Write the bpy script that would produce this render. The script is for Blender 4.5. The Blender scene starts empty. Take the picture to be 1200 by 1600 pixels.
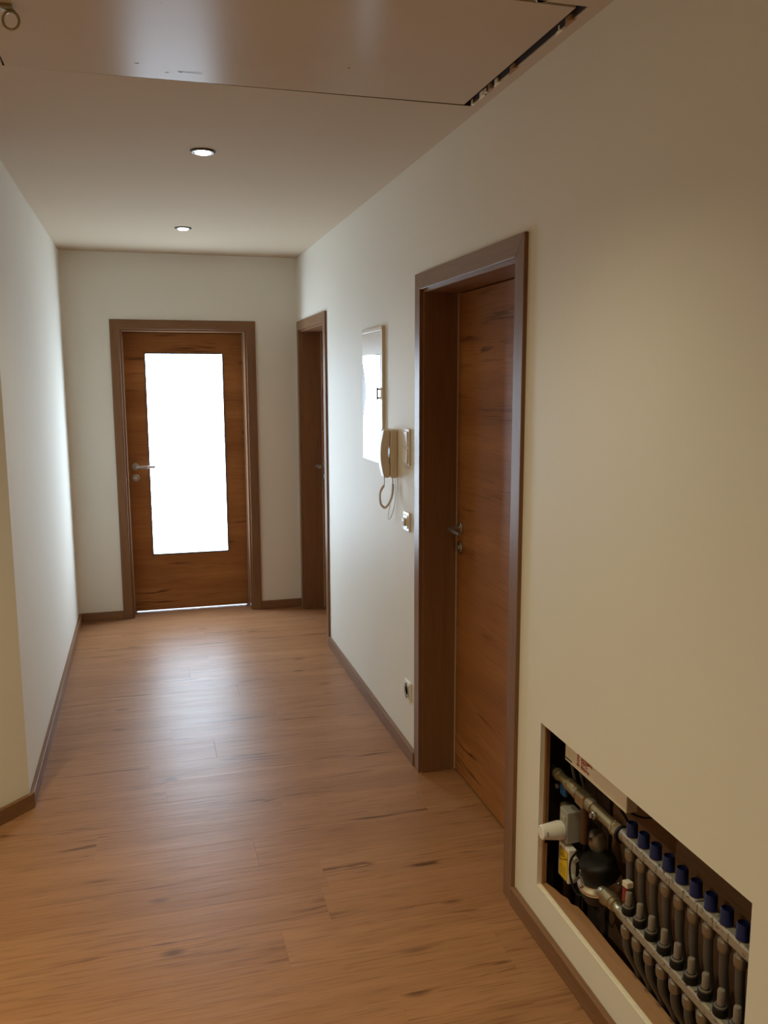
import bpy, bmesh, math, random
from mathutils import Vector, Matrix
R = random.Random(7)
sc = bpy.context.scene
COL = sc.collection

# ------------------------------------------------------------------ camera
XR, XL, YF, HC = 1.0613, -0.4948, 6.0962, 2.484      # right wall, left wall, far wall, ceiling
CAM_H, YAW, PITCH, ROLL, FPX = 1.6343, 0.2701, 0.1508, -0.0032, 1340.2
fw = Vector((math.sin(YAW)*math.cos(PITCH), math.cos(YAW)*math.cos(PITCH), -math.sin(PITCH)))
rt = Vector((math.cos(YAW), -math.sin(YAW), 0)); up = rt.cross(fw)
r2 = rt*math.cos(ROLL) + up*math.sin(ROLL); u2 = -rt*math.sin(ROLL) + up*math.cos(ROLL)
cd = bpy.data.cameras.new('camera'); cam = bpy.data.objects.new('camera', cd); COL.objects.link(cam)
cam.matrix_world = Matrix(((r2.x, u2.x, -fw.x, 0), (r2.y, u2.y, -fw.y, 0), (r2.z, u2.z, -fw.z, CAM_H), (0, 0, 0, 1)))
cd.sensor_fit = 'VERTICAL'; cd.sensor_height = 36; cd.lens = FPX/1600*36; cd.clip_start = 0.02
sc.camera = cam

# ------------------------------------------------------------------ light levels and exposure
w = bpy.data.worlds.new('world'); sc.world = w; w.use_nodes = True
w.node_tree.nodes['Background'].inputs[0].default_value = (0.02, 0.02, 0.02, 1)
w.node_tree.nodes['Background'].inputs[1].default_value = 0.0
sc.view_settings.view_transform = 'Standard'; sc.view_settings.look = 'None'
sc.view_settings.gamma = 1.0; sc.view_settings.use_curve_mapping = False
sc.view_settings.exposure = 0.0
PANE_L = 14.8                     # frosted glass lit by daylight behind it
PANE_C = (0.67, 0.835, 1.0)
SPOT_W = 10.0                   # each lit ceiling spot in the corridor
SPOT_C = (1.0, 0.885, 0.54)
HALL_FILL_W = 44.0                    # added unseen spots that light the near end of the corridor
sc.cycles.max_bounces = 10; sc.cycles.diffuse_bounces = 8; sc.cycles.glossy_bounces = 5
sc.cycles.sample_clamp_indirect = 6.0
sc.cycles.use_denoising = True

# ------------------------------------------------------------------ mesh helper
class MB:
    def __init__(s): s.v = []; s.f = []
    def add(s, vs, fs):
        o = len(s.v); s.v += [Vector(a) for a in vs]; s.f += [[i+o for i in f] for f in fs]; return s
    def box(s, x0, x1, y0, y1, z0, z1):
        vs = [(x, y, z) for z in (z0, z1) for y in (y0, y1) for x in (x0, x1)]
        return s.add(vs, [(0, 2, 3, 1), (4, 5, 7, 6), (0, 1, 5, 4), (2, 6, 7, 3), (0, 4, 6, 2), (1, 3, 7, 5)])
    def lathe(s, o, ax, prof, n=16, ref=None):
        ax = Vector(ax).normalized(); o = Vector(o)
        a = Vector(ref) if ref else (Vector((0, 0, 1)) if abs(ax.z) < .9 else Vector((1, 0, 0)))
        a = (a - ax*a.dot(ax)).normalized(); b = ax.cross(a)
        vs = []; fs = []
        for r, h in prof:
            for i in range(n):
                t = 2*math.pi*i/n; vs.append(o + ax*h + (a*math.cos(t) + b*math.sin(t))*max(r, 1e-5))
        for k in range(len(prof)-1):
            for i in range(n):
                j = (i+1) % n; fs.append((k*n+i, k*n+j, (k+1)*n+j, (k+1)*n+i))
        fs.append(tuple(range(n))[::-1]); fs.append(tuple((len(prof)-1)*n+i for i in range(n)))
        return s.add(vs, fs)
    def cyl(s, p0, p1, r, n=14, r1=None):
        p0 = Vector(p0); p1 = Vector(p1); d = p1-p0
        return s.lathe(p0, d, [(r, 0), (r if r1 is None else r1, d.length)], n)
    def tube(s, pts, r, n=8):
        pts = [Vector(p) for p in pts]; vs = []; fs = []; a = None
        for k, p in enumerate(pts):
            t = (pts[min(k+1, len(pts)-1)] - pts[max(k-1, 0)]).normalized()
            if a is None:
                a = Vector((0, 0, 1)) if abs(t.z) < .9 else Vector((1, 0, 0))
            a = (a - t*a.dot(t)).normalized(); b = t.cross(a)
            for i in range(n):
                q = 2*math.pi*i/n; vs.append(p + (a*math.cos(q) + b*math.sin(q))*r)
        for k in range(len(pts)-1):
            for i in range(n):
                j = (i+1) % n; fs.append((k*n+i, k*n+j, (k+1)*n+j, (k+1)*n+i))
        fs.append(tuple(range(n))[::-1]); fs.append(tuple((len(pts)-1)*n+i for i in range(n)))
        return s.add(vs, fs)
    def prism(s, poly, fn, h0, h1):
        """poly: 2-D outline; fn(u, v, h) -> point"""
        n = len(poly)
        vs = [fn(u, v, h0) for u, v in poly] + [fn(u, v, h1) for u, v in poly]
        fs = [tuple(range(n))[::-1], tuple(range(n, 2*n))] + [(i, (i+1) % n, (i+1) % n+n, i+n) for i in range(n)]
        return s.add(vs, fs)
    def mesh(s, name, mat, off=Vector((0, 0, 0)), bev=0, seg=2, smooth=True):
        me = bpy.data.meshes.new(name); me.from_pydata([v-off for v in s.v], [], s.f)
        bm = bmesh.new(); bm.from_mesh(me); bmesh.ops.recalc_face_normals(bm, faces=bm.faces)
        if bev:
            es = [e for e in bm.edges if len(e.link_faces) == 2 and e.calc_face_angle(0) > .5]
            bmesh.ops.bevel(bm, geom=es, offset=bev, segments=seg, profile=.5, affect='EDGES', clamp_overlap=True)
        bm.to_mesh(me); bm.free()
        if smooth and not bev:
            for p in me.polygons: p.use_smooth = True
            me.set_sharp_from_angle(angle=math.radians(38))
        me.materials.append(mat); return me
    def build(s, name, mat, parent=None, bev=0, seg=2, smooth=True, loc=None):
        off = ORG.get(parent.name, Vector((0, 0, 0))) if parent else Vector((0, 0, 0))
        if loc is not None: off = Vector(loc)
        o = bpy.data.objects.new(name, s.mesh(name, mat, off, bev, seg, smooth)); COL.objects.link(o)
        if parent:
            o.parent = parent
            if loc is not None: o.location = Vector(loc) - ORG.get(parent.name, Vector((0, 0, 0)))
        elif loc is not None: o.location = loc
        ORG[o.name] = off.copy()
        return o
ORG = {}
def B(*a): return MB().box(*a)
def tag(o, label, cat=None, group=None, kind=None):
    o['label'] = label
    if cat: o['category'] = cat
    if group: o['group'] = group
    if kind: o['kind'] = kind
    return o
def thing(name, loc, label, cat=None, group=None, kind=None, rz=0, world=True):
    """Empty at a thing's base. world=True: parts are given in world coordinates, else in its own frame"""
    o = bpy.data.objects.new(name, None); COL.objects.link(o); o.location = loc; o.rotation_euler = (0, 0, rz)
    o.empty_display_size = .05
    ORG[o.name] = Vector(loc) if world else Vector((0, 0, 0))
    return tag(o, label, cat, group, kind)
def inst(o, parent, dloc):
    c = o.copy(); COL.objects.link(c); c.parent = parent; c.location = o.location + Vector(dloc)
    ORG[c.name] = ORG.get(o.name, Vector((0, 0, 0))) + Vector(dloc); return c

# ------------------------------------------------------------------ materials
def newmat(name):
    m = bpy.data.materials.new(name); m.use_nodes = True; return m, m.node_tree.nodes, m.node_tree.links, m.node_tree.nodes['Principled BSDF']
def plain(name, col, rough=.5, metal=0, spec=None, noise=0, nscale=20, bump=0, coat=0):
    m, N, L, b = newmat(name)
    b.inputs['Base Color'].default_value = (*col, 1); b.inputs['Roughness'].default_value = rough; b.inputs['Metallic'].default_value = metal
    if spec is not None: b.inputs['Specular IOR Level'].default_value = spec
    if coat: b.inputs['Coat Weight'].default_value = coat; b.inputs['Coat Roughness'].default_value = .08
    if noise or bump:
        tc = N.new('ShaderNodeTexCoord'); nz = N.new('ShaderNodeTexNoise'); nz.inputs['Scale'].default_value = nscale; nz.inputs['Detail'].default_value = 5
        L.new(tc.outputs['Object'], nz.inputs['Vector'])
        if noise:
            mx = N.new('ShaderNodeMix'); mx.data_type = 'RGBA'
            mx.inputs[6].default_value = (*[c*(1-noise) for c in col], 1); mx.inputs[7].default_value = (*[min(1, c*(1+noise)) for c in col], 1)
            L.new(nz.outputs['Fac'], mx.inputs[0]); L.new(mx.outputs[2], b.inputs['Base Color'])
        if bump:
            bp = N.new('ShaderNodeBump'); bp.inputs['Strength'].default_value = bump; bp.inputs['Distance'].default_value = .002
            L.new(nz.outputs['Fac'], bp.inputs['Height']); L.new(bp.outputs['Normal'], b.inputs['Normal'])
    return m
def wood(name, axis, light, dark, streak, rough=.4, bump=.15, knots=.5, rand=False, streaks=.6, sc_=1.0, spec=.5, fine=.35):
    m, N, L, b = newmat(name)
    tc = N.new('ShaderNodeTexCoord'); vec = tc.outputs['Object']
    if rand:
        oi = N.new('ShaderNodeObjectInfo'); mu = N.new('ShaderNodeVectorMath'); mu.operation = 'SCALE'; mu.inputs[0].default_value = (37, 91, 53)
        L.new(oi.outputs['Random'], mu.inputs['Scale']); ad = N.new('ShaderNodeVectorMath'); L.new(vec, ad.inputs[0]); L.new(mu.outputs[0], ad.inputs[1]); vec = ad.outputs[0]
    def nz(al, ac, detail=4, dist=0.0, seed=0):
        mp = N.new('ShaderNodeMapping'); s = [ac*sc_]*3; s[axis] = al*sc_; mp.inputs['Scale'].default_value = s; mp.inputs['Location'].default_value = (seed, seed*.7, seed*1.3)
        L.new(vec, mp.inputs['Vector']); n = N.new('ShaderNodeTexNoise'); n.inputs['Scale'].default_value = 1; n.inputs['Detail'].default_value = detail; n.inputs['Distortion'].default_value = dist
        L.new(mp.outputs[0], n.inputs['Vector']); return n.outputs['Fac'], mp
    def ramp(src, a, bb):
        r = N.new('ShaderNodeMapRange'); r.inputs[1].default_value = a; r.inputs[2].default_value = bb; L.new(src, r.inputs[0]); return r.outputs[0]
    def mul(x, y):
        q = N.new('ShaderNodeMath'); q.operation = 'MULTIPLY'
        for i, z in enumerate((x, y)):
            if isinstance(z, (int, float)): q.inputs[i].default_value = z
            else: L.new(z, q.inputs[i])
        return q.outputs[0]
    def mix(f, a, c):
        q = N.new('ShaderNodeMix'); q.data_type = 'RGBA'; L.new(f, q.inputs[0])
        for i, z in ((6, a), (7, c)):
            if isinstance(z, tuple): q.inputs[i].default_value = (*z, 1)
            else: L.new(z, q.inputs[i])
        return q.outputs[2]
    big, _ = nz(.7, 5.5, 3, .5)
    mid, _ = nz(1.6, 26, 5, .8, 3)
    fin, _ = nz(7, 190, 2, 0, 7)
    col = mix(ramp(big, .3, .7), dark, light)
    avg = tuple((a+c)/2*.82 for a, c in zip(light, dark))
    col = mix(mul(ramp(mid, .42, .68), .55), col, avg)
    col = mix(mul(ramp(fin, .5, .75), fine), col, streak)
    st, _ = nz(2.6, 36, 4, 1.2, 11); gate, _ = nz(1.1, 7, 2, .4, 17)
    stm = mul(mul(ramp(st, .56, .68), ramp(gate, .5, .62)), streaks)
    col = mix(stm, col, streak)
    if knots:
        mp = N.new('ShaderNodeMapping'); s = [5.2*sc_]*3; s[axis] = 2.4*sc_; mp.inputs['Scale'].default_value = s; L.new(vec, mp.inputs['Vector'])
        vo = N.new('ShaderNodeTexVoronoi'); vo.inputs['Scale'].default_value = 1.0; L.new(mp.outputs[0], vo.inputs['Vector'])
        wob = N.new('ShaderNodeMath'); wob.operation = 'ADD'; L.new(vo.outputs['Distance'], wob.inputs[0]); L.new(mul(mid, .10), wob.inputs[1])
        col = mix(mul(ramp(wob.outputs[0], .17, .085), knots), col, tuple(c*.55 for c in streak))
    L.new(col, b.inputs['Base Color'])
    rr = N.new('ShaderNodeMapRange'); rr.inputs[3].default_value = rough-.05; rr.inputs[4].default_value = rough+.08; L.new(mid, rr.inputs[0]); L.new(rr.outputs[0], b.inputs['Roughness'])
    b.inputs['Specular IOR Level'].default_value = spec
    if bump:
        h = N.new('ShaderNodeMath'); h.operation = 'ADD'; L.new(mid, h.inputs[0]); L.new(mul(fin, .35), h.inputs[1])
        bp = N.new('ShaderNodeBump'); bp.inputs['Strength'].default_value = bump; bp.inputs['Distance'].default_value = .004
        L.new(h.outputs[0], bp.inputs['Height']); L.new(bp.outputs[0], b.inputs['Normal'])
    return m
def emit(name, col, s, gloss=False):
    m, N, L, b = newmat(name); b.inputs['Base Color'].default_value = (*[c*.8 for c in col], 1); b.inputs['Roughness'].default_value = .3
    b.inputs['Emission Color'].default_value = (*col, 1); b.inputs['Emission Strength'].default_value = s; return m

M = {}
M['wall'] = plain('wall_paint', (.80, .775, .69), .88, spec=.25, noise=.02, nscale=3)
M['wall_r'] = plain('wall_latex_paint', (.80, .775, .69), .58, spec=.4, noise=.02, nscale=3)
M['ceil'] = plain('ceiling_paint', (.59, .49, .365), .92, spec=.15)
M['plaster_cut'] = plain('cut_plaster', (.86, .78, .60), .95, noise=.12, nscale=60, bump=.4)
OAK_L, OAK_D, OAK_S = (.41, .175, .056), (.27, .103, .029), (.09, .030, .008)
M['leaf'] = wood('door_oak', 0, OAK_L, OAK_D, OAK_S, .38, .05, .9, streaks=.9, fine=.3, spec=.18)
FR_L, FR_D, FR_S = (.27, .142, .070), (.205, .100, .046), (.11, .048, .020)
M['fr_z'] = wood('frame_oak_upright', 2, FR_L, FR_D, FR_S, .34, .008, .15, streaks=.3, spec=.3)
M['fr_x'] = wood('frame_oak_level', 0, FR_L, FR_D, FR_S, .34, .008, .15, streaks=.3, spec=.3)
M['base_y'] = wood('skirting_oak_long', 1, FR_L, FR_D, FR_S, .45, .02, .1, streaks=.3, spec=.25)
M['base_x'] = wood('skirting_oak_cross', 0, FR_L, FR_D, FR_S, .45, .02, .1, streaks=.3, spec=.25)
M['floor'] = wood('floor_vinyl_oak', 0, (.405, .203, .097), (.315, .147, .066), (.12, .050, .020), .38, .22, .7, rand=True, streaks=1.0, fine=.5, spec=.17)
M['pine'] = wood('raw_pine', 1, (.47, .26, .125), (.37, .185, .08), (.20, .09, .04), .75, .2, .3)
M['pine_z'] = wood('raw_pine_upright', 2, (.47, .26, .125), (.37, .185, .08), (.20, .09, .04), .75, .2, .3)
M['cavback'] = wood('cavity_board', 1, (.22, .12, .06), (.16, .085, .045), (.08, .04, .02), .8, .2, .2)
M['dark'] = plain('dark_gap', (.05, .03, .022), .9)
M['steel'] = plain('brushed_steel', (.44, .41, .38), .36, 1)
M['chrome'] = plain('chrome', (.75, .73, .70), .16, 1)
M['darkring'] = plain('dark_chrome', (.10, .09, .08), .42, .8)
M['mirror'] = plain('mirror_glass', (.93, .94, .93), .015, 1)
M['frost'] = plain('frosted_mirror', (.62, .68, .74), .55, .2)
M['cream'] = plain('cream_plastic', (.72, .64, .50), .38)
M['white'] = plain('white_plastic', (.82, .80, .75), .3)
M['greyp'] = plain('grey_plastic', (.40, .39, .36), .5)
M['darkp'] = plain('dark_plastic', (.09, .085, .08), .5)
M['rubber'] = plain('door_seal', (.48, .40, .33), .6)
M['bead'] = plain('glazing_bead', (.075, .07, .075), .5)
M['pane'] = emit('frosted_pane', PANE_C, PANE_L)
M['lamp'] = emit('spot_lens', (1.0, .90, .74), 30)
M['brass'] = plain('dull_brass', (.40, .33, .20), .38, .85, noise=.2, nscale=40)
M['nickel'] = plain('nickel_rail', (.34, .30, .245), .42, .75, noise=.15, nscale=50)
M['copper'] = plain('aged_copper', (.13, .075, .045), .5, .7)
M['blue'] = plain('blue_cap', (.006, .013, .085), .42)
M['black'] = plain('black_plastic', (.009, .008, .007), .5, spec=.25)
M['pipe'] = plain('grey_heating_pipe', (.085, .075, .066), .5, noise=.15, nscale=20)
M['yellow'] = plain('yellow_label', (.80, .56, .02), .5)
M['ink'] = plain('black_ink', (.02, .015, .012), .6)
M['redink'] = plain('red_ink', (.33, .02, .015), .6)
M['redp'] = plain('red_plastic', (.30, .03, .02), .4)
M['clear'] = plain('clear_tube', (.52, .46, .39), .10)
M['clear'].node_tree.nodes['Principled BSDF'].inputs['Transmission Weight'].default_value = .55
M['bluewire'] = plain('blue_valve', (.02, .10, .30), .45)

def hatch_material():
    m, N, L, b = newmat('hatch_gloss_paint')
    tc = N.new('ShaderNodeTexCoord')
    n1 = N.new('ShaderNodeTexNoise'); n1.inputs['Scale'].default_value = 3; n1.inputs['Detail'].default_value = 4; L.new(tc.outputs['Object'], n1.inputs['Vector'])
    vo = N.new('ShaderNodeTexVoronoi'); vo.inputs['Scale'].default_value = 8; vo.inputs['Randomness'].default_value = 1; L.new(tc.outputs['Object'], vo.inputs['Vector'])
    r = N.new('ShaderNodeMapRange'); r.inputs[1].default_value = .045; r.inputs[2].default_value = .03; L.new(vo.outputs['Distance'], r.inputs[0])
    gate = N.new('ShaderNodeMath'); gate.operation = 'GREATER_THAN'; gate.inputs[1].default_value = .55
    sx = N.new('ShaderNodeSeparateColor'); L.new(vo.outputs['Color'], sx.inputs[0]); L.new(sx.outputs[0], gate.inputs[0])
    mu = N.new('ShaderNodeMath'); mu.operation = 'MULTIPLY'; L.new(r.outputs[0], mu.inputs[0]); L.new(gate.outputs[0], mu.inputs[1])
    mx = N.new('ShaderNodeMix'); mx.data_type = 'RGBA'; mx.inputs[6].default_value = (.55, .45, .335, 1); mx.inputs[7].default_value = (.60, .49, .37, 1); L.new(n1.outputs['Fac'], mx.inputs[0])
    m2 = N.new('ShaderNodeMix'); m2.data_type = 'RGBA'; L.new(mx.outputs[2], m2.inputs[6]); m2.inputs[7].default_value = (.12, .07, .04, 1); L.new(mu.outputs[0], m2.inputs[0])
    L.new(m2.outputs[2], b.inputs['Base Color']); b.inputs['Roughness'].default_value = .22; b.inputs['Specular IOR Level'].default_value = .010
    return m
M['hatch'] = hatch_material()
def rail_mat():
    m, N, L, b = newmat('rail_with_marks')          # metal rail with illegible dark handwriting smudges on the paper strip
    b.inputs['Metallic'].default_value = .35; b.inputs['Roughness'].default_value = .45
    tc = N.new('ShaderNodeTexCoord'); mp = N.new('ShaderNodeMapping'); mp.inputs['Scale'].default_value = (40, 90, 160); L.new(tc.outputs['Object'], mp.inputs['Vector'])
    n = N.new('ShaderNodeTexNoise'); n.inputs['Scale'].default_value = 1; n.inputs['Detail'].default_value = 3; L.new(mp.outputs[0], n.inputs['Vector'])
    r = N.new('ShaderNodeMapRange'); r.inputs[1].default_value = .60; r.inputs[2].default_value = .66; L.new(n.outputs['Fac'], r.inputs[0])
    mx = N.new('ShaderNodeMix'); mx.data_type = 'RGBA'; mx.inputs[6].default_value = (.38, .345, .29, 1); mx.inputs[7].default_value = (.09, .075, .06, 1)
    L.new(r.outputs[0], mx.inputs[0]); L.new(mx.outputs[2], b.inputs['Base Color']); return m
M['rail'] = rail_mat()

# ------------------------------------------------------------------ setting: floor
XW, YB, XEND = -1.75, -2.0, 1.30           # hall left wall, wall behind the camera, how far the planks run under the right wall
fl = MB().box(XW-.15, XEND+.1, YB-.15, 8.3, -.06, -.006).build('floor', M['dark'])
tag(fl, 'brown oak-look plank floor running across the corridor', 'floor', kind='structure')
PW, PL = .182, 1.22
cache = {}
def plank(x0, x1, y0, y1):
    key = (round(x1-x0, 3), round(y1-y0, 3))
    if key not in cache:
        a, c = key; e = .0003
        bm_ = MB().box(-a/2, a/2, -c/2, c/2, -.006, 0)
        cache[key] = bm_.mesh('plank', M['floor'], bev=e, seg=1, smooth=False)
    o = bpy.data.objects.new('plank', cache[key]); COL.objects.link(o); o.parent = fl; o.location = ((x0+x1)/2, (y0+y1)/2, 0)
y = YB; row = 0
while y < 6.34:
    left = XW if y < 3.3 else -.52
    x = XW - R.uniform(.05, PL-.1)
    while x < XEND:
        a, c = max(x, left), min(x+PL, XEND)
        if c-a > .02: plank(a+.00015, c-.00015, y+.00015, y+PW-.00015)
        x += PL
    y += PW; row += 1
tag(B(-.6, 1.4, 6.4, 8.3, -.006, 0).build('floor', M['floor']), 'brown floor of the bright room behind the glazed door', 'floor', kind='structure')

# ------------------------------------------------------------------ setting: walls
H_D = 2.05                         # outer height of the door casings
FL, FR = -.2026, .7621             # far door outer edges (x)
N0, N1 = 3.3216, 2.300             # near right door (y)
S0, S1 = 6.068, 5.0951             # second right door (y)
c_in = .03                         # wall opening sits behind the casing
XO = 1.30
RY0, RY1, RZ0, RZ1 = 1.246, 2.146, .158, .662      # recess opening in the right wall
CAVD = .175                        # recess depth
wr = MB()
wr.box(XR, XO, YB, 1.12, 0, HC)
for a, c in ((2.262, N1+c_in), (N0-c_in, S1+c_in), (S0-c_in, YF+.2)): wr.box(XR, XO, a, c, 0, HC)
for a, c in ((N1+c_in, N0-c_in), (S1+c_in, S0-c_in)): wr.box(XR, XO, a, c, H_D-c_in, HC)
# panel with the service opening
wr.box(XR, XR+.014, 1.12, RY0, 0, HC); wr.box(XR, XR+.014, RY1, 2.262, 0, HC)
wr.box(XR, XR+.014, RY0, RY1, RZ1, HC); wr.box(XR, XR+.014, RY0, RY1, 0, RZ0)
wr.box(XR+.014, XO, 1.12, 2.262, .76, HC)
wallr = tag(wr.build('wall_right', M['wall_r'], smooth=False), 'cream painted right corridor wall with two doors and an open service recess', 'wall', kind='structure')
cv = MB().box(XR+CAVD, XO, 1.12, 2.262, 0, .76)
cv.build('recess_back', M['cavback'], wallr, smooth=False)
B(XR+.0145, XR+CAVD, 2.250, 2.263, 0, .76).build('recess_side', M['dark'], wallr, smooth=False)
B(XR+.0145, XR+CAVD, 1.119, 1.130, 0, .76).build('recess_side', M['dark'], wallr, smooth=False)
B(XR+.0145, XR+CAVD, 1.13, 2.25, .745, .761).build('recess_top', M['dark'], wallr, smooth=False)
B(XR+CAVD-.012, XR+CAVD+.001, 2.03, 2.25, 0, .745).build('recess_dark_sheet', M['dark'], wallr, smooth=False)  # dark sheet added over the back's far end so it reads dark
wf = MB().box(-.75, FL+c_in, YF, YF+.2, 0, HC).box(FR-c_in, XR, YF, YF+.2, 0, HC).box(FL+c_in, FR-c_in, YF, YF+.2, H_D-c_in, HC)
tag(wf.build('wall_far', M['wall'], smooth=False), 'cream wall at the end of the corridor around the glazed door', 'wall', kind='structure')
CY = 3.385
tag(B(XL-.2, XL, CY, YF, 0, HC).build('wall_left', M['wall'], smooth=False), 'cream painted left corridor wall', 'wall', kind='structure')
ddir = Vector((-.112, -.121, 0)).normalized(); A0 = Vector((XL, CY, 0)); A1 = A0 + ddir*((XW-XL)/ddir.x); nrm = Vector((ddir.y, -ddir.x, 0))
nrm = -nrm if nrm.x > 0 else nrm
poly = [A0, A1, A1 + Vector((0, .3, 0)), A0 + Vector((-.1, .2, 0))]
wa = MB().prism([(p.x, p.y) for p in poly], lambda u, v, h: (u, v, h), 0, HC)
tag(wa.build('wall_left_angled', M['wall'], smooth=False), 'angled cream wall at the left edge turning out of the corridor', 'wall', kind='structure')
tag(B(XW-.15, XW, YB, A1.y+.1, 0, HC).build('wall_hall_left', M['wall'], smooth=False), 'cream left wall of the hall beside the camera', 'wall', kind='structure')
tag(B(XW-.15, XO, YB-.15, YB, 0, HC).build('wall_back', M['wall'], smooth=False), 'cream wall behind the camera', 'wall', kind='structure')

# ceiling with the hatch opening
HX0, HX1, HY0, HY1 = -.325, 1.000, 1.935, 2.6611
GX0, GX1, GY0, GY1 = HX0-.006, 1.022, HY0-.016, HY1+.003
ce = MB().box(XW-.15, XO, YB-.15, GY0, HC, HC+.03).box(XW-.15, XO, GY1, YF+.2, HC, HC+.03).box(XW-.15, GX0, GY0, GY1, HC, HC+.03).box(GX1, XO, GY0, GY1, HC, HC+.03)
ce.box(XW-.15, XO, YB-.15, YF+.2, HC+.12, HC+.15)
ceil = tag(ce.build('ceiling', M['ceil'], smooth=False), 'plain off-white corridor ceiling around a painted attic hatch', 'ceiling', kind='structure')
ln = MB().box(GX1-.003, GX1+.001, GY0, GY1, HC+.002, HC+.11).box(GX0, GX1, GY0-.001, GY0+.002, HC+.004, HC+.11).box(GX0, GX1, GY1-.0012, GY1+.001, HC+.0012, HC+.11)
ln.build('hatch_lining', M['dark'], ceil, smooth=False)
for i in range(8):                        # broken plaster along the open joint
    t = R.uniform(GY0+.02, GY1-.02); l = R.uniform(.02, .075); d = R.uniform(.003, .010)
    pts = [(GX1+.004, t), (GX1-d, t+.2*l), (GX1-d*R.uniform(.4, 1), t+.6*l), (GX1+.004, t+l)]
    MB().prism(pts, lambda u, v, h: (u, v, h), HC-.0015, HC+.012).build('plaster_chip', M['plaster_cut' if i % 3 else 'pine'], ceil, smooth=False)
for i in range(6):
    t = R.uniform(.35, GX1-.05); l = R.uniform(.02, .07); d = R.uniform(.003, .009)
    pts = [(t, GY0-.004), (t+.25*l, GY0+d), (t+.7*l, GY0+d*.7), (t+l, GY0-.004)]
    MB().prism(pts, lambda u, v, h: (u, v, h), HC-.0015, HC+.012).build('plaster_chip', M['plaster_cut'], ceil, smooth=False)

# ------------------------------------------------------------------ doors
def handle(par, hx, z, y):
    h = MB().lathe((hx, y, z), (0, -1, 0), [(.026, 0), (.026, .006), (.023, .009), (.0105, .010), (.0105, .045)], 20).build('handle', M['steel'], par)
    tag(h, 'brushed steel lever handle')
    pts = [(hx, y-.042, z)] + [(hx+.012*math.sin(a), y-.043-.012*(1-math.cos(a))*0-.010*math.sin(a), z) for a in (.4, .9, 1.4)] + [(hx+.03, y-.054, z), (hx+.135, y-.054, z)]
    MB().tube(pts, .0098, 10).build('lever', M['steel'], h)
    k = MB().lathe((hx, y, z-.078), (0, -1, 0), [(.026, 0), (.026, .006), (.023, .009), (.0, .009)], 20).build('lock_rose', M['steel'], par)
    MB().lathe((hx, y-.008, z-.078), (0, -1, 0), [(.010, 0), (.010, .006), (.0085, .007), (.0, .007)], 14).build('lock_cylinder', M['chrome'], k)
    MB().box(hx-.001, hx+.001, y-.0156, y-.0145, z-.083, z-.073).build('keyway', M['ink'], k)
def door(name, loc, rz, W, label, glass=None):
    d = thing(name, loc, label, 'door', None, 'structure', rz, world=False)
    c, s, dep = .062, .012, .146
    X0, X1, Z1 = c+s, W-c-s, H_D-c-s
    # casing: two uprights and a head, mitred
    p = .0125
    mit = lambda u, v, h: (u, h, v)
    MB().prism([(0, 0), (c, 0), (c, H_D-c), (0, H_D)], mit, -p, .004).build('casing_upright', M['fr_z'], d, .0012)
    MB().prism([(W, 0), (W, H_D), (W-c, H_D-c), (W-c, 0)], mit, -p, .004).build('casing_upright', M['fr_z'], d, .0012)
    MB().prism([(0, H_D), (c, H_D-c), (W-c, H_D-c), (W, H_D)], mit, -p, .004).build('casing_head', M['fr_x'], d, .0012)
    for a, b_ in ((.031, X0), (X1, W-.031)): MB().box(a, b_, .003, .212, 0, Z1+.043).build('jamb', M['fr_z'], d)
    MB().box(X0, X1, .003, .212, Z1, Z1+.043).build('jamb_head', M['fr_x'], d)
    lx0, lx1, z0, z1 = X0+.0035, X1-.0035, .010, Z1-.0035
    if glass:
        gx0, gx1, gz0, gz1 = glass
        lf = MB().box(lx0, gx0, dep, dep+.04, z0, z1).box(gx1, lx1, dep, dep+.04, z0, z1).box(gx0, gx1, dep, dep+.04, z0, gz0).box(gx0, gx1, dep, dep+.04, gz1, z1)
        lf = lf.build('leaf', M['leaf'], d, smooth=False)
        b_ = .007
        bd = MB().box(gx0-.001, gx0+b_, dep-.003, dep+.03, gz0, gz1).box(gx1-b_, gx1+.001, dep-.003, dep+.03, gz0, gz1).box(gx0, gx1, dep-.003, dep+.03, gz0-.001, gz0+b_).box(gx0, gx1, dep-.003, dep+.03, gz1-b_, gz1+.001)
        bd.build('glazing_bead', M['bead'], lf, smooth=False)
        tag(MB().box(gx0, gx1, dep+.012, dep+.018, gz0, gz1).build('glass_pane', M['pane'], lf, smooth=False), 'frosted glass pane glowing white with daylight')
    else:
        lf = MB().box(lx0, lx1, dep, dep+.04, z0, z1).build('leaf', M['leaf'], d, .001)
    MB().box(X0, X0+.0045, dep-.004, dep+.03, .004, Z1).build('door_seal', M['rubber'], d, smooth=False)
    MB().box(X1-.0045, X1, dep-.004, dep+.03, .004, Z1).build('door_seal', M['rubber'], d, smooth=False)
    st = dep+.0405  # added unseen strips behind the leaf, blocking light that leaks round it
    MB().box(X0, X0+.014, st, st+.02, 0, Z1).build('light_block', M['fr_z'], d, smooth=False)
    MB().box(X1-.014, X1, st, st+.02, 0, Z1).build('light_block', M['fr_z'], d, smooth=False)
    MB().box(X0, X1, st, st+.02, Z1-.014, Z1).build('light_block', M['fr_x'], d, smooth=False)
    handle(lf, .122, 1.050, dep)
    return d
door('door_1', (FL, YF, 0), 0, FR-FL, 'oak door with a tall white frosted glass pane at the corridor end', (.2156, .7526, .413, 1.836))
door('door_2', (XR, S0, 0), -math.pi/2, S0-S1, 'oak door deep in its frame beside the far corner, on the right wall')
door('door_3', (XR, N0, 0), -math.pi/2, N0-N1, 'nearest oak door with knotty horizontal grain on the right wall')

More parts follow.
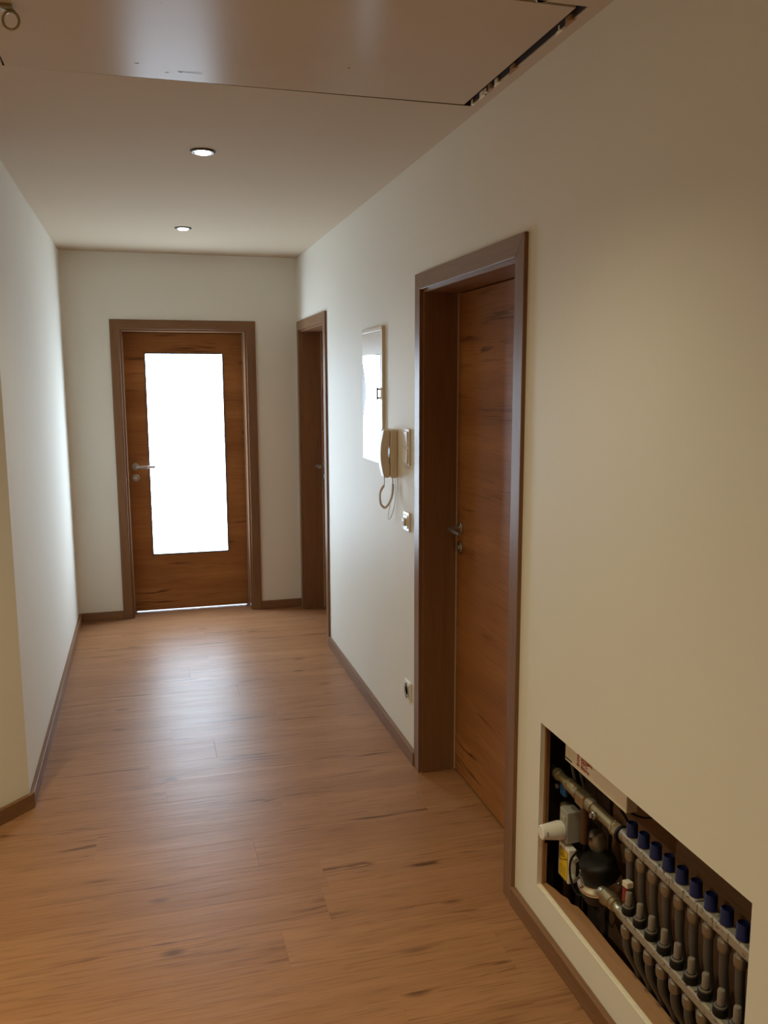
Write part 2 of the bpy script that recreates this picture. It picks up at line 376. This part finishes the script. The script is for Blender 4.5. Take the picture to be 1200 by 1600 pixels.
# room behind the glazed door
tag(B(-.75, -.7, YF+.2, 8.4, 0, HC).build('wall_bright_room_left', M['wall'], smooth=False), 'white side wall of the room behind the glazed door', 'wall', kind='structure')
tag(B(XO, XO+.05, YF+.2, 8.4, 0, HC).build('wall_bright_room_right', M['wall'], smooth=False), 'white right wall of the room behind the glazed door', 'wall', kind='structure')
tag(B(-.75, XO+.05, YF+.2, 8.4, HC, HC+.03).build('ceiling', M['ceil'], smooth=False), 'ceiling of the room behind the glazed door', 'ceiling', kind='structure')
wb = thing('fill_window_1', (.3, 8.35, .3), 'added unseen glowing window that lights the gap under the glazed door', 'window', None, 'structure')
B(-.5, 1.1, 8.34, 8.36, .3, 2.2).build('pane', emit('added_window_glow', PANE_C, 14), wb, smooth=False)  # added glowing panel out of view, brightens the strip under the door
wbf = MB().box(-.58, -.5, 8.3, 8.36, .22, 2.28).box(1.1, 1.18, 8.3, 8.36, .22, 2.28).box(-.5, 1.1, 8.3, 8.36, .22, .3).box(-.5, 1.1, 8.3, 8.36, 2.2, 2.28)
wbf.build('fill_window_frame', M['white'], wb, smooth=False)

# ------------------------------------------------------------------ skirting
BT, BH = .018, .060
def skirting(name, mb, mat, label): return tag(mb.build(name, mat, None, .0022), label, 'baseboard', kind='structure')
skirting('baseboard_left', B(XL, XL+BT, CY-.002, YF, 0, BH), M['base_y'], 'oak skirting along the left corridor wall')
skirting('baseboard_far_left', B(XL+BT, FL, YF-BT, YF, 0, BH), M['base_x'], 'short oak skirting left of the glazed door')
skirting('baseboard_far_right', B(FR, XR, YF-BT, YF, 0, BH), M['base_x'], 'short oak skirting between the glazed door and the corner')
skirting('baseboard_right_far', B(XR-BT, XR, N0, S1, 0, BH), M['base_y'], 'oak skirting on the right wall between the two doors')
skirting('baseboard_right_near', B(XR-BT, XR, YB, N1, 0, BH), M['base_y'], 'oak skirting on the right wall under the service recess')
nn = Vector((-ddir.y, ddir.x, 0)); nn = nn if nn.x > 0 else -nn
q0 = A0 + nn*BT + Vector((0, 0, 0)); k = (XL+BT-(A0+nn*BT).x)/ddir.x; q0 = A0 + nn*BT + ddir*k
q1 = A1 + nn*BT
skirting('baseboard_angled', MB().prism([(A0.x, A0.y), (q0.x, q0.y), (q1.x, q1.y), (A1.x, A1.y)], lambda u, v, h: (u, v, h), 0, BH), M['base_x'], 'oak skirting along the angled wall at the left edge')

# ------------------------------------------------------------------ ceiling hatch
ht = thing('attic_hatch', (.34, 2.3, HC), 'large glossy cream painted hatch panel set in the ceiling', 'hatch')
MB().prism([(HX0, HC-.0015), (HX1, HC+.0020), (HX1, HC+.044), (HX0, HC+.04)], lambda u, v, h: (u, h, v), HY0, HY1).build('panel', M['hatch'], ht, .0015)
pl = MB().box(-.345, -.250, 2.238, 2.270, HC-.010, HC-.001).build('pull_plate', M['brass'], ht, .002)
tag(pl, 'dark metal latch plate')
def torus(c, ax, Rr, r, n=28, m=8):
    ax = Vector(ax).normalized(); a = ax.orthogonal().normalized(); b = ax.cross(a)
    return MB().tube([Vector(c) + (a*math.cos(2*math.pi*i/n) + b*math.sin(2*math.pi*i/n))*Rr for i in range(n+1)], r, m)
torus((-.256, 2.258, HC-.031), (.35, 1, .1), .019, .0032).build('pull_ring', M['brass'], pl)
B(-.262, -.245, 2.252, 2.262, HC-.016, HC-.009).build('ring_eye', M['brass'], pl, .002)
# old scratch and paint damage
for x, yy, a, l, wd in ((.165, 2.585, .03, .060, .0012), (.135, 2.588, .5, .016, .004), (.10, 2.60, -.4, .012, .003), (.02, 2.55, .1, .012, .003)):
    dx, dy = math.cos(a)*l/2, math.sin(a)*l/2; px, py = -math.sin(a)*wd/2, math.cos(a)*wd/2
    MB().prism([(x-dx, yy-dy), (x+px, yy+py), (x+dx, yy+dy), (x-px, yy-py)], lambda u, v, h: (u, v, h), HC-.0019, HC-.0013).build('paint_chip', M['bead'], ht, smooth=False)

# ------------------------------------------------------------------ ceiling spots
def spot(x, y, label, watts):
    t = thing('ceiling_spotlight', (x, y, HC), label, 'spotlight', 'recessed ceiling spotlights')
    MB().lathe((x, y, HC), (0, 0, -1), [(.0475, 0), (.0470, .002), (.044, .0055), (.039, .0070), (.034, .0060), (.031, .0035), (.030, .0005)], 32).build('trim_ring', M['darkring'], t)
    MB().lathe((x, y, HC-.0045), (0, 0, -1), [(.029, 0), (.029, .003), (.022, .006), (.008, .0075), (0, .0076)], 24).build('lamp_lens', M['lamp'], t)
    l = bpy.data.lights.new('spot_bulb', 'SPOT'); l.energy = watts; l.color = SPOT_C; l.spot_size = math.radians(128); l.spot_blend = 1.0; l.shadow_soft_size = .028
    o = bpy.data.objects.new('spot_bulb', l); COL.objects.link(o); o.parent = t; o.location = (0, 0, -.016)
    return t
spot(.25, 3.412, 'larger nearer lit ceiling spotlight with dark chrome ring', SPOT_W*1.5)
spot(.25, 5.075, 'smaller farther lit ceiling spotlight near the glazed door', SPOT_W*.25)
spot(.25, 1.749, 'added unseen ceiling spotlight just in front of the attic hatch, above the camera', HALL_FILL_W)  # out of view, keeps the row's spacing, added to light the near wall
spot(.25, .086, 'added unseen ceiling spotlight straight above the camera', HALL_FILL_W)  # added out of view as fill for the near end
spot(-.95, 1.75, 'added unseen ceiling spotlight over the left side of the hall', HALL_FILL_W*2.9)  # added out of view to brighten the angled wall

# ------------------------------------------------------------------ things on the right wall
mr = thing('wall_mirror', (XR, 3.985, 1.26), 'tall narrow mirror on the right wall reflecting the bright door', 'mirror')
MY0, MY1, MZ0, MZ1 = 3.805, 4.172, 1.260, 1.884
B(XR-.009, XR, MY0, MY1, MZ0, MZ1).build('backing', M['cream'], mr, .001)
B(XR-.0135, XR-.009, MY0+.04, MY1-.004, MZ0, MZ1-.120).build('mirror_glass', M['mirror'], mr, .0012, 1)
B(XR-.0145, XR-.009, MY0, MY1, MZ1-.124, MZ1-.020).build('top_rail', M['cream'], mr, .001)
B(XR-.0175, XR-.009, MY0, MY1, MZ1-.020, MZ1).build('cornice', M['cream'], mr, .003)
B(XR-.0145, XR-.009, MY0, MY0+.043, MZ0, MZ1-.124).build('side_rail', M['cream'], mr, .001)
B(XR-.0145, XR-.009, MY1-.006, MY1, MZ0, MZ1-.124).build('side_rail', M['cream'], mr, .001)
B(XR-.0150, XR-.009, MY0, MY1, MZ0-.004, MZ0+.008).build('bottom_rail', M['white'], mr, .002)
arc = [(MY1, 1.45+.28*i/14) for i in range(15)] ; arc2 = [(MY1-.062*math.sin(math.pi*i/14)-.001, 1.45+.28*i/14) for i in range(15)]
MB().prism(arc + arc2[::-1][1:-1], lambda u, v, h: (h, u, v), XR-.0140, XR-.0133).build('frosted_arc', M['frost'], mr, smooth=False)
kb = MB().cyl((XR-.013, 3.850, 1.60), (XR-.026, 3.850, 1.60), .004, 8).cyl((XR-.013, 3.850, 1.560), (XR-.026, 3.850, 1.560), .004, 8).cyl((XR-.026, 3.850, 1.552), (XR-.026, 3.850, 1.608), .0045, 8)
kb.build('pull_handle', M['darkp'], mr)

ph = thing('intercom_phone', (XR, 3.645, 1.21), 'cream wall intercom handset with hanging coiled cord', 'intercom')
PY0, PY1, PZ0, PZ1 = 3.600, 3.690, 1.215, 1.428
B(XR-.034, XR, PY0, PY1, PZ0, PZ1).build('base', M['cream'], ph, .008, 3)
B(XR-.0355, XR-.033, PY0+.062, PY0+.078, 1.24, 1.268).build('door_button', M['white'], ph, .001)
n = 14; outer = []; inner = []
for i in range(n+1):
    t = i/n; z = PZ0+.002 + (PZ1-PZ0-.002)*t; outer.append((XR-.062-.016*math.sin(math.pi*t), z))
z = PZ0
inner = [(XR-.036, PZ1), (XR-.036, PZ1-.048), (XR-.038, PZ1-.060), (XR-.0425, PZ1-.10), (XR-.038, PZ0+.066), (XR-.036, PZ0+.054), (XR-.036, PZ0+.002)]
hs = MB().prism(outer + inner, lambda u, v, h: (u, h, v), PY0+.003, PY0+.055).build('handset', M['cream'], ph, .005, 2)
cord = []
p0 = Vector((XR-.055, PY0+.03, PZ0+.004)); p1 = Vector((XR-.020, PY0+.02, PZ0-.0))
ctrl = [p0, Vector((XR-.055, PY0+.03, 1.185)), Vector((XR-.072, PY0+.035, 1.150)), Vector((XR-.070, PY0+.035, 1.10)), Vector((XR-.050, PY0+.03, 1.082)), Vector((XR-.027, PY0+.025, 1.115)), Vector((XR-.018, PY0+.02, 1.160)), Vector((XR-.018, PY0+.02, 1.19)), p1]
def catmull(P, m=16):
    out = []; Q = [P[0]] + P + [P[-1]]
    for i in range(1, len(Q)-2):
        a, b, c, d = Q[i-1:i+3]
        for j in range(m):
            t = j/m; out.append(.5*((2*b)+(c-a)*t+(2*a-5*b+4*c-d)*t*t+(3*b-a-3*c+d)*t**3))
    return out + [P[-1]]
path = catmull(ctrl, 26); coil = []
for i, p in enumerate(path):
    t = (path[min(i+1, len(path)-1)]-path[max(i-1, 0)]).normalized(); a = Vector((0, 1, 0)); b = t.cross(a).normalized(); a = b.cross(t)
    r = .0042 if 30 < i < len(path)-30 else .0006
    for s in range(2): 
        th = (i*2+s)*1.15
        coil.append(p + (a*math.cos(th)+b*math.sin(th))*r)
MB().tube(coil, .0019, 6).build('coiled_cord', M['cream'], ph)
MB().tube(catmull([Vector((XR-.006, PY0+.03, PZ0)), Vector((XR-.004, PY0+.025, 1.13)), Vector((XR-.010, PY0+.06, 1.045)), Vector((XR-.022, PY0+.075, 1.02)), Vector((XR-.024, PY0+.068, 1.05)), Vector((XR-.016, PY0+.05, 1.13)), Vector((XR-.012, PY0+.04, PZ0+.002))], 8), .0015, 6).build('thin_wire', M['white'], ph)

def frame_of(name, y0, y1, z0, z1, label, cat):
    t = thing(name, (XR, (y0+y1)/2, z0), label, cat)
    B(XR-.010, XR, y0, y1, z0, z1).build('frame', M['white'], t, .003); return t
sw = frame_of('light_switch', 3.408, 3.489, 1.285, 1.440, 'double white rocker light switch beside the intercom', 'switch')
for z0, tilt in ((1.295, .004), (1.366, -.003)):
    MB().prism([(XR-.009, z0), (XR-.014-max(tilt, 0), z0), (XR-.014-max(-tilt, 0), z0+.062), (XR-.009, z0+.062)], lambda u, v, h: (u, h, v), 3.418, 3.479).build('rocker', M['white'], sw, .0015)
sk = frame_of('telephone_socket', 3.408, 3.489, 1.005, 1.087, 'single white wall socket below the light switch, at handle height', 'socket')
B(XR-.013, XR-.009, 3.421, 3.476, 1.018, 1.074).build('insert', M['white'], sk, .0015)
B(XR-.024, XR-.012, 3.432, 3.466, 1.028, 1.060).build('plug', M['cream'], sk, .002)
B(XR-.0246, XR-.0235, 3.438, 3.460, 1.033, 1.047).build('slot', M['greyp'], sk, smooth=False)
ps = frame_of('power_socket', 3.392, 3.473, .258, .343, 'low white power socket near the skirting left of the nearest door', 'socket')
MB().lathe((XR-.010, 3.4325, .3005), (-1, 0, 0), [(.0335, 0), (.0335, .003), (.022, .003), (.020, -.004), (0, -.004)], 24).build('plug_well', M['greyp'], ps)
B(XR-.013, XR-.0095, 3.402, 3.463, .268, .276).build('insert_edge', M['white'], ps, .001)
B(XR-.013, XR-.0095, 3.402, 3.463, .325, .333).build('insert_edge', M['white'], ps, .001)
for dy in (-.0095, .0095): MB().cyl((XR-.0055, 3.4325+dy, .3005), (XR-.0075, 3.4325+dy, .3005), .003, 8).build('pin_hole', M['ink'], ps)

# ------------------------------------------------------------------ service recess in the right wall
D = lambda d: XR + d
rc = thing('trim_1', (XR, 1.7, RZ0), 'raw wooden boards and cut plaster edge lining the service recess', 'trim', None, 'structure')
# plaster lip and timber sill
MB().box(XR+.0005, D(.014), RY0, RY1, RZ0-.012, RZ0+.001).build('plaster_edge', M['plaster_cut'], rc, .002)
sill = [(.014, RY0-.1), (.014, RY1), (.030, RY1), (.041, 2.107), (.046, 2.075), (.055, 2.055), (.052, 2.03), (.064, 2.012), (.066, 1.95), (.064, 1.80), (.066, 1.62), (.063, 1.45), (.066, RY0-.1)]
MB().prism([(D(a), b) for a, b in sill], lambda u, v, h: (u, v, h), RZ0-.05, RZ0+.001).build('sill_board', M['pine'], rc, .0015)
MB().box(D(.013), D(.020), RY1-.004, RY1+.03, .155, .76).build('batten', M['pine_z'], rc, .001)
MB().box(D(.020), D(.034), RY1+.004, RY1+.03, .30, .66).build('batten', M['pine_z'], rc, .001)
MB().box(D(.020), D(.030), RY1-.002, RY1+.03, .16, .285).build('batten', M['pine_z'], rc, .001)
MB().box(D(.014), D(.020), RY0-.03, RY0-.002, .155, .70).build('batten', M['cavback'], rc, .001)

# upper rail
UY = [1.7455, 1.694, 1.643, 1.591, 1.5395, 1.488, 1.436, 1.384, 1.333]; UX = D(.057)
ur = thing('supply_rail', (UX, 1.54, .49), 'upper metal manifold rail carrying a row of blue caps', 'manifold')
MB().prism([(.0142, -.006), (.010, -.0145), (-.010, -.0145), (-.0150, -.008), (-.0150, .010), (-.011, .0145), (.010, .0145), (.0142, .008)], lambda u, v, h: (UX+u, h, .5045+v), 1.20, 1.772).build('bar', M['rail'], ur, .0012)
MB().lathe((UX, 1.772, .5045), (0, 1, 0), [(.0155, -.006), (.0175, 0), (.0175, .008), (.0155, .012)], 20).build('end_collar', M['nickel'], ur)
capm = MB().lathe((UX, UY[0], .521), (0, 0, 1), [(.0145, 0), (.0145, .004), (.0140, .005), (.0135, .030), (.0120, .0335), (.0105, .0335), (.0100, .030), (0, .030)], 20)
cap0 = capm.build('blue_cap', M['blue'], ur); tag(cap0, 'blue plastic valve cap')
col0 = MB().lathe((UX, UY[0], .517), (0, 0, 1), [(.0125, 0), (.0125, .005)], 14).build('cap_seat', M['brass'], ur)
nut0 = MB().lathe((UX-.001, UY[0], .490), (0, 0, -1), [(.010, 0), (.010, .006), (.0150, .008), (.0150, .022), (.0128, .032), (.0105, .035)], 12).build('pipe_nut', M['nickel'], ur)
pip0 = MB().tube(catmull([Vector((UX-.001, UY[0], .46)), Vector((UX+.003, UY[0], .38)), Vector((UX+.030, UY[0]+.001, .25)), Vector((UX+.058, UY[0], .10)), Vector((UX+.062, UY[0], .02))], 4), .0100, 10).build('heating_pipe', M['pipe'], ur)
for yy in UY[1:]:
    for o in (cap0, col0, nut0, pip0): inst(o, ur, (0, yy-UY[0], 0))
for i in range(9):                      # label divisions drawn on the strip
    B(UX-.0154, UX-.0149, UY[i]+.0245, UY[i]+.0255, .494, .517).build('label_line', M['ink'], ur, smooth=False)

# lower rail with flow meters
LY = [1.712, 1.662, 1.612, 1.561, 1.510, 1.459, 1.409, 1.358, 1.307]; LX = D(.034)
lr = thing('return_rail', (LX, 1.5, .31), 'lower metal manifold rail carrying a row of small glass flow meters', 'manifold')
MB().prism([(.0142, -.006), (.010, -.0140), (-.010, -.0140), (-.0145, -.008), (-.0145, .010), (-.011, .0140), (.010, .0140), (.0142, .008)], lambda u, v, h: (LX+u, h, .322+v), 1.20, 1.735).build('bar', M['rail'], lr, .0012)
MB().lathe((LX, 1.735, .322), (0, 1, 0), [(.0145, -.006), (.0165, 0), (.0165, .008), (.0145, .012), (.014, .03), (.0175, .032), (.0175, .044), (.020, .046), (.020, .066), (.0165, .070), (.0165, .085)], 18).build('inlet_union', M['brass'], lr)
ms0 = MB().lathe((LX, LY[0], .335), (0, 0, 1), [(.0135, 0), (.0160, .003), (.0160, .018), (.0145, .020), (.0125, .021), (.0105, .0225), (.0085, .0245)], 18).build('meter_base', M['black'], lr)
mg0 = MB().lathe((LX, LY[0], .354), (0, 0, 1), [(.0128, 0), (.0135, .001), (.0135, .003), (.0128, .004), (.0095, .0042)], 18).build('meter_ring', M['nickel'], lr)
mt0 = MB().lathe((LX, LY[0], .3585), (0, 0, 1), [(.0082, 0), (.0082, .030), (.0070, .034), (.004, .0355), (0, .036)], 16).build('meter_tube', M['clear'], lr)
mi0 = MB().lathe((LX, LY[0], .3590), (0, 0, 1), [(.0045, 0), (.0045, .010), (.0015, .011), (.0015, .026)], 8).build('float', M['copper'], lr)
ln0 = MB().lathe((LX-.001, LY[0], .308), (0, 0, -1), [(.010, 0), (.010, .006), (.0150, .008), (.0150, .022), (.0128, .032), (.0105, .035)], 12).build('pipe_nut', M['nickel'], lr)
lp0 = MB().tube(catmull([Vector((LX-.001, LY[0], .28)), Vector((LX+.004, LY[0], .235)), Vector((LX+.044, LY[0], .15)), Vector((LX+.047, LY[0], .01))], 4), .0100, 10).build('heating_pipe', M['pipe'], lr)
for k_, yy in enumerate(LY[1:]):
    for o in (ms0, mg0, mt0, mi0, ln0, lp0): inst(o, lr, (0, yy-LY[0], 0))
# drain cock with a cream cap on the first meter
vt = MB().cyl((LX+.002, 1.728, .36), (LX+.002, 1.728, .395), .0085, 12).build('fill_valve', M['redp'], lr)
MB().prism([(-.012, -.006), (.012, -.010), (.012, .006), (-.012, .010)], lambda u, v, h: (LX+.002+h, 1.722+u, .408+v), -.009, .009).build('valve_cap', M['cream'], vt, .002)

# brass run left of the upper rail
br = thing('brass_pipe_run', (D(.057), 2.0, .48), 'dull brass pipe run with unions left of the blue caps', 'pipe')
px, pz = D(.057), .5
MB().lathe((px, 1.785, pz), (0, 1, 0), [(.0165, 0), (.0225, .001), (.0225, .008), (.0165, .009)], 20).build('black_ring', M['black'], br)
MB().lathe((px, 1.795, pz), (0, 1, 0), [(.0185, 0), (.0205, .002), (.0205, .016), (.0185, .018), (.0185, .021), (.0205, .023), (.0205, .030), (.015, .032)], 8).build('union_nut', M['brass'], br)
MB().cyl((px, 1.826, pz), (px, 1.965, pz), .0155, 18).build('pipe', M['brass'], br)
MB().lathe((px-.012, 1.895, pz-.003), (-1, 0, .2), [(.010, 0), (.010, .012), (.007, .014), (.007, .020)], 10).build('test_point', M['nickel'], br)
MB().lathe((px, 1.930, pz), (0, 1, 0), [(.0185, 0), (.0195, .002), (.0195, .022), (.0165, .024)], 14).build('collar', M['nickel'], br)
MB().box(px-.019, px+.019, 1.962, 2.010, pz-.020, pz+.018).build('tee_body', M['brass'], br, .006)
MB().cyl((px+.004, 1.985, pz-.015), (px+.004, 1.985, pz-.13), .0125, 12).build('drop_pipe', M['copper'], br)
MB().lathe((px, 2.008, pz), (0, 1, 0), [(.013, 0), (.0195, .002), (.0195, .022), (.0165, .024), (.0185, .030), (.0185, .044), (.015, .046), (.015, .060), (.0175, .062), (.0175, .072), (.0135, .074), (.0135, .12), (.0165, .121), (.0165, .14), (.011, .142), (.011, .20)], 14).build('valve_body', M['brass'], br)
bv = MB().box(D(.062), D(.074), 2.108, 2.140, .440, .474).build('valve_lever', M['bluewire'], br, .004); tag(bv, 'small blue valve lever')
MB().lathe((D(.062), 2.150, .458), (-1, 0, 0), [(.008, 0), (.008, .006), (.004, .008)], 10).build('lever_screw', M['nickel'], br)
# mixing valve with thermostat head
tv = thing('mixing_valve', (D(.08), 2.09, .31), 'grey actuator box with a white thermostat head poking out of the recess', 'valve')
B(D(.050), D(.094), 2.066, 2.112, .320, .416).build('actuator_box', M['greyp'], tv, .003)
B(D(.046), D(.051), 2.072, 2.100, .385, .402).build('dial', M['greyp'], tv, .004)
hd = MB().lathe((D(.050), 2.092, .353), (-1, 0, .02), [(.014, 0), (.0265, .002), (.0275, .014), (.0255, .030), (.0215, .058), (.0205, .066), (.018, .068), (0, .068)], 28).build('thermostat_head', M['white'], tv)
for i in range(4):
    a = math.radians(195+i*11)
    B(D(-.008), D(-.006), 2.0695, 2.0708, .351+i*.0036, .353+i*.0036).build('scale_mark', M['ink'], hd, smooth=False)
MB().lathe((D(.075), 2.12, .395), (0, 0, 1), [(.016, 0), (.0175, .004), (.0175, .018), (.012, .022)], 14).build('valve_bonnet', M['brass'], tv)
MB().cyl((D(.094), 2.133, .33), (D(.094), 2.133, .02), .0135, 12).build('copper_riser', M['copper'], tv)
MB().lathe((D(.094), 2.133, .285), (0, 0, 1), [(.014, 0), (.0185, .003), (.0185, .022), (.014, .025)], 12).build('riser_union', M['brass'], tv)

# labelled terminal box
wb_ = thing('terminal_box', (D(.06), 2.08, .205), 'small white terminal box with a yellow electric warning label', 'box')
B(D(.050), D(.075), 2.049, 2.112, .206, .310).build('housing', M['white'], wb_, .003)
lb = B(D(.0492), D(.0503), 2.054, 2.104, .211, .299).build('warning_label', M['yellow'], wb_, smooth=False); tag(lb, 'yellow label with a black warning triangle')
fx = D(.0492)
def stroke(pts, wd, par, x, mat, name):
    for (y0, z0), (y1, z1) in zip(pts[:-1], pts[1:]):
        d_ = Vector((y1-y0, z1-z0)); l = d_.length; d_ /= l; nrm_ = Vector((-d_.y, d_.x))*wd/2
        e = d_*wd*.4
        P = [(y0-e.x+nrm_.x, z0-e.y+nrm_.y), (y1+e.x+nrm_.x, z1+e.y+nrm_.y), (y1+e.x-nrm_.x, z1+e.y-nrm_.y), (y0-e.x-nrm_.x, z0-e.y-nrm_.y)]
        yield P
def strokes(name, lines, wd, par, x, mat):
    mb = MB()
    for pts in lines:
        for P in stroke(pts, wd, par, x, mat, name): mb.prism(P, lambda u, v, h: (h, u, v), x-.0004, x+.0003)
    return mb.build(name, mat, par, smooth=False)
# the label is mounted on its side: triangle points towards the near end
tri = [(2.100, .296), (2.058, .278), (2.100, .258), (2.100, .296)]
strokes('warning_triangle', [tri], .0020, lb, fx, M['ink'])
strokes('lightning_bolt', [[(2.095, .279), (2.086, .281), (2.088, .275), (2.076, .277)]], .0022, lb, fx, M['ink'])
strokes('label_text', [[(2.094-i*.007, .250), (2.094-i*.007, .218)] for i in range(5)], .0011, lb, fx, M['ink'])
strokes('label_border', [[(2.1035, .2985), (2.0545, .2985), (2.0545, .2115), (2.1035, .2115), (2.1035, .2985)]], .0012, lb, fx, M['ink'])
MB().cyl((D(.065), 2.03, .29), (D(.065), 2.05, .29), .007, 10).build('cable_gland', M['greyp'], wb_)
MB().cyl((D(.065), 2.03, .23), (D(.065), 2.05, .23), .007, 10).build('cable_gland', M['greyp'], wb_)

# circulation pump
pcx, pcy = D(.098), 1.952
pm = thing('circulation_pump', (pcx, pcy, .24), 'black circulation pump on a chrome base in the service recess', 'pump')
tilt = Vector((-.30, -.05, 1)).normalized()
MB().lathe((pcx, pcy, .285), tilt, [(.050, 0), (.054, .004), (.054, .040), (.051, .050), (.044, .056), (.020, .058), (0, .058)], 10).build('motor_cap', M['black'], pm)
MB().lathe((pcx, pcy, .262), tilt, [(.052, 0), (.063, .004), (.064, .010), (.062, .015), (.057, .018), (.053, .026)], 28).build('flange', M['chrome'], pm)
MB().lathe((pcx, pcy, .215), tilt, [(.024, 0), (.044, .012), (.050, .040), (.050, .048)], 20).build('volute', M['dark'], pm)
for i in range(6):
    a = i*math.pi/3+.3; ax1 = tilt.orthogonal().normalized(); bx1 = tilt.cross(ax1)
    p = Vector((pcx, pcy, .262)) + (ax1*math.cos(a)+bx1*math.sin(a))*.0585 + tilt*.014
    MB().lathe(p, tilt, [(.0048, 0), (.0048, .009), (.003, .010)], 6).build('bolt', M['nickel'], pm)
MB().lathe((D(.104), 1.992, .368), (-.2, .3, 1), [(.012, -.05), (.024, -.022), (.0275, 0), (.025, .016), (.014, .025), (0, .027)], 20).build('air_vent_bulb', M['nickel'], pm)
MB().tube(catmull([Vector((pcx-.02, 1.90, .25)), Vector((D(.06), 1.86, .275)), Vector((D(.04), 1.845, .31)), Vector((LX+.002, 1.823, .320))], 6), .0150, 14).build('outlet_bend', M['brass'], pm)
MB().tube(catmull([Vector((D(.06), 2.015, .33)), Vector((D(.045), 2.03, .29)), Vector((D(.045), 2.025, .24)), Vector((D(.055), 2.0, .205)), Vector((D(.075), 1.98, .22))], 8), .0032, 8).build('pump_cable', M['black'], pm)

# control box with handwriting, hanging under the top edge
cb = thing('control_box', (D(.045), 1.89, .585), 'pale plastic wiring box with red handwriting under the recess top', 'box')
B(D(.030), D(.062), 1.733, 2.052, .588, .705).build('housing', M['cream'], cb, .002)
def text_mesh(body, size, y, z, x, mat, par, name, shear=.15):
    cu = bpy.data.curves.new('t', 'FONT'); cu.body = body; cu.size = size; cu.shear = shear; cu.extrude = .0002; cu.offset = size*.02
    ob = bpy.data.objects.new('t', cu); COL.objects.link(ob); dg = bpy.context.evaluated_depsgraph_get()
    me = bpy.data.meshes.new_from_object(ob.evaluated_get(dg)); bpy.data.objects.remove(ob)
    me.materials.clear(); me.materials.append(mat)
    o = bpy.data.objects.new(name, me); COL.objects.link(o); o.parent = par
    o.matrix_local = Matrix.Translation(Vector((x, y, z)) - ORG[par.name]) @ Matrix(((0, 0, -1, 0), (-1.35, 0, 0, 0), (0, 1, 0, 0), (0, 0, 0, 1)))
    return o
for body, y, z in (('3: Bad', 1.985, .6380), ('4: Schlafz.', 1.985, .6265), ('5: WC', 1.985, .6145), ('6: Büro', 1.985, .6015)):
    text_mesh(body, .0165, y, z, D(.0296), M['redink'], cb, 'red_handwriting')
strokes('small_print', [[(2.046-i*.006, .597), (2.0425-i*.006, .597)] for i in range(6)], .004, cb, D(.0298), M['ink'])

# loose cables
def cable(name, pts, r, mat, label):
    mb = MB().tube(catmull([Vector(p) for p in pts], 8), r, 8); o = mb.build(name, mat, None, loc=pts[0]); return tag(o, label, 'cable')
cable('grey_cable', [(D(.085), 2.135, .75), (D(.082), 2.125, .64), (D(.078), 2.10, .55), (D(.085), 2.07, .47), (D(.10), 2.06, .40)], .0052, M['pipe'], 'thick grey cable hanging in the far top corner of the recess')
cable('grey_cable', [(D(.092), 2.118, .75), (D(.09), 2.105, .64), (D(.09), 2.08, .55), (D(.1), 2.05, .47), (D(.11), 2.03, .42)], .0045, M['pipe'], 'grey cable right beside the thick one in the recess corner')
cable('black_cable', [(D(.05), 1.76, .588), (D(.06), 1.75, .575), (D(.09), 1.73, .57), (D(.12), 1.70, .60), (D(.13), 1.69, .70)], .0026, M['black'], 'thin black cable looping behind the first blue cap')
cable('black_cable', [(D(.05), 1.79, .588), (D(.055), 1.80, .565), (D(.07), 1.79, .535), (D(.085), 1.80, .50), (D(.10), 1.82, .42)], .0035, M['black'], 'black cable running down from the control box behind the brass pipe')
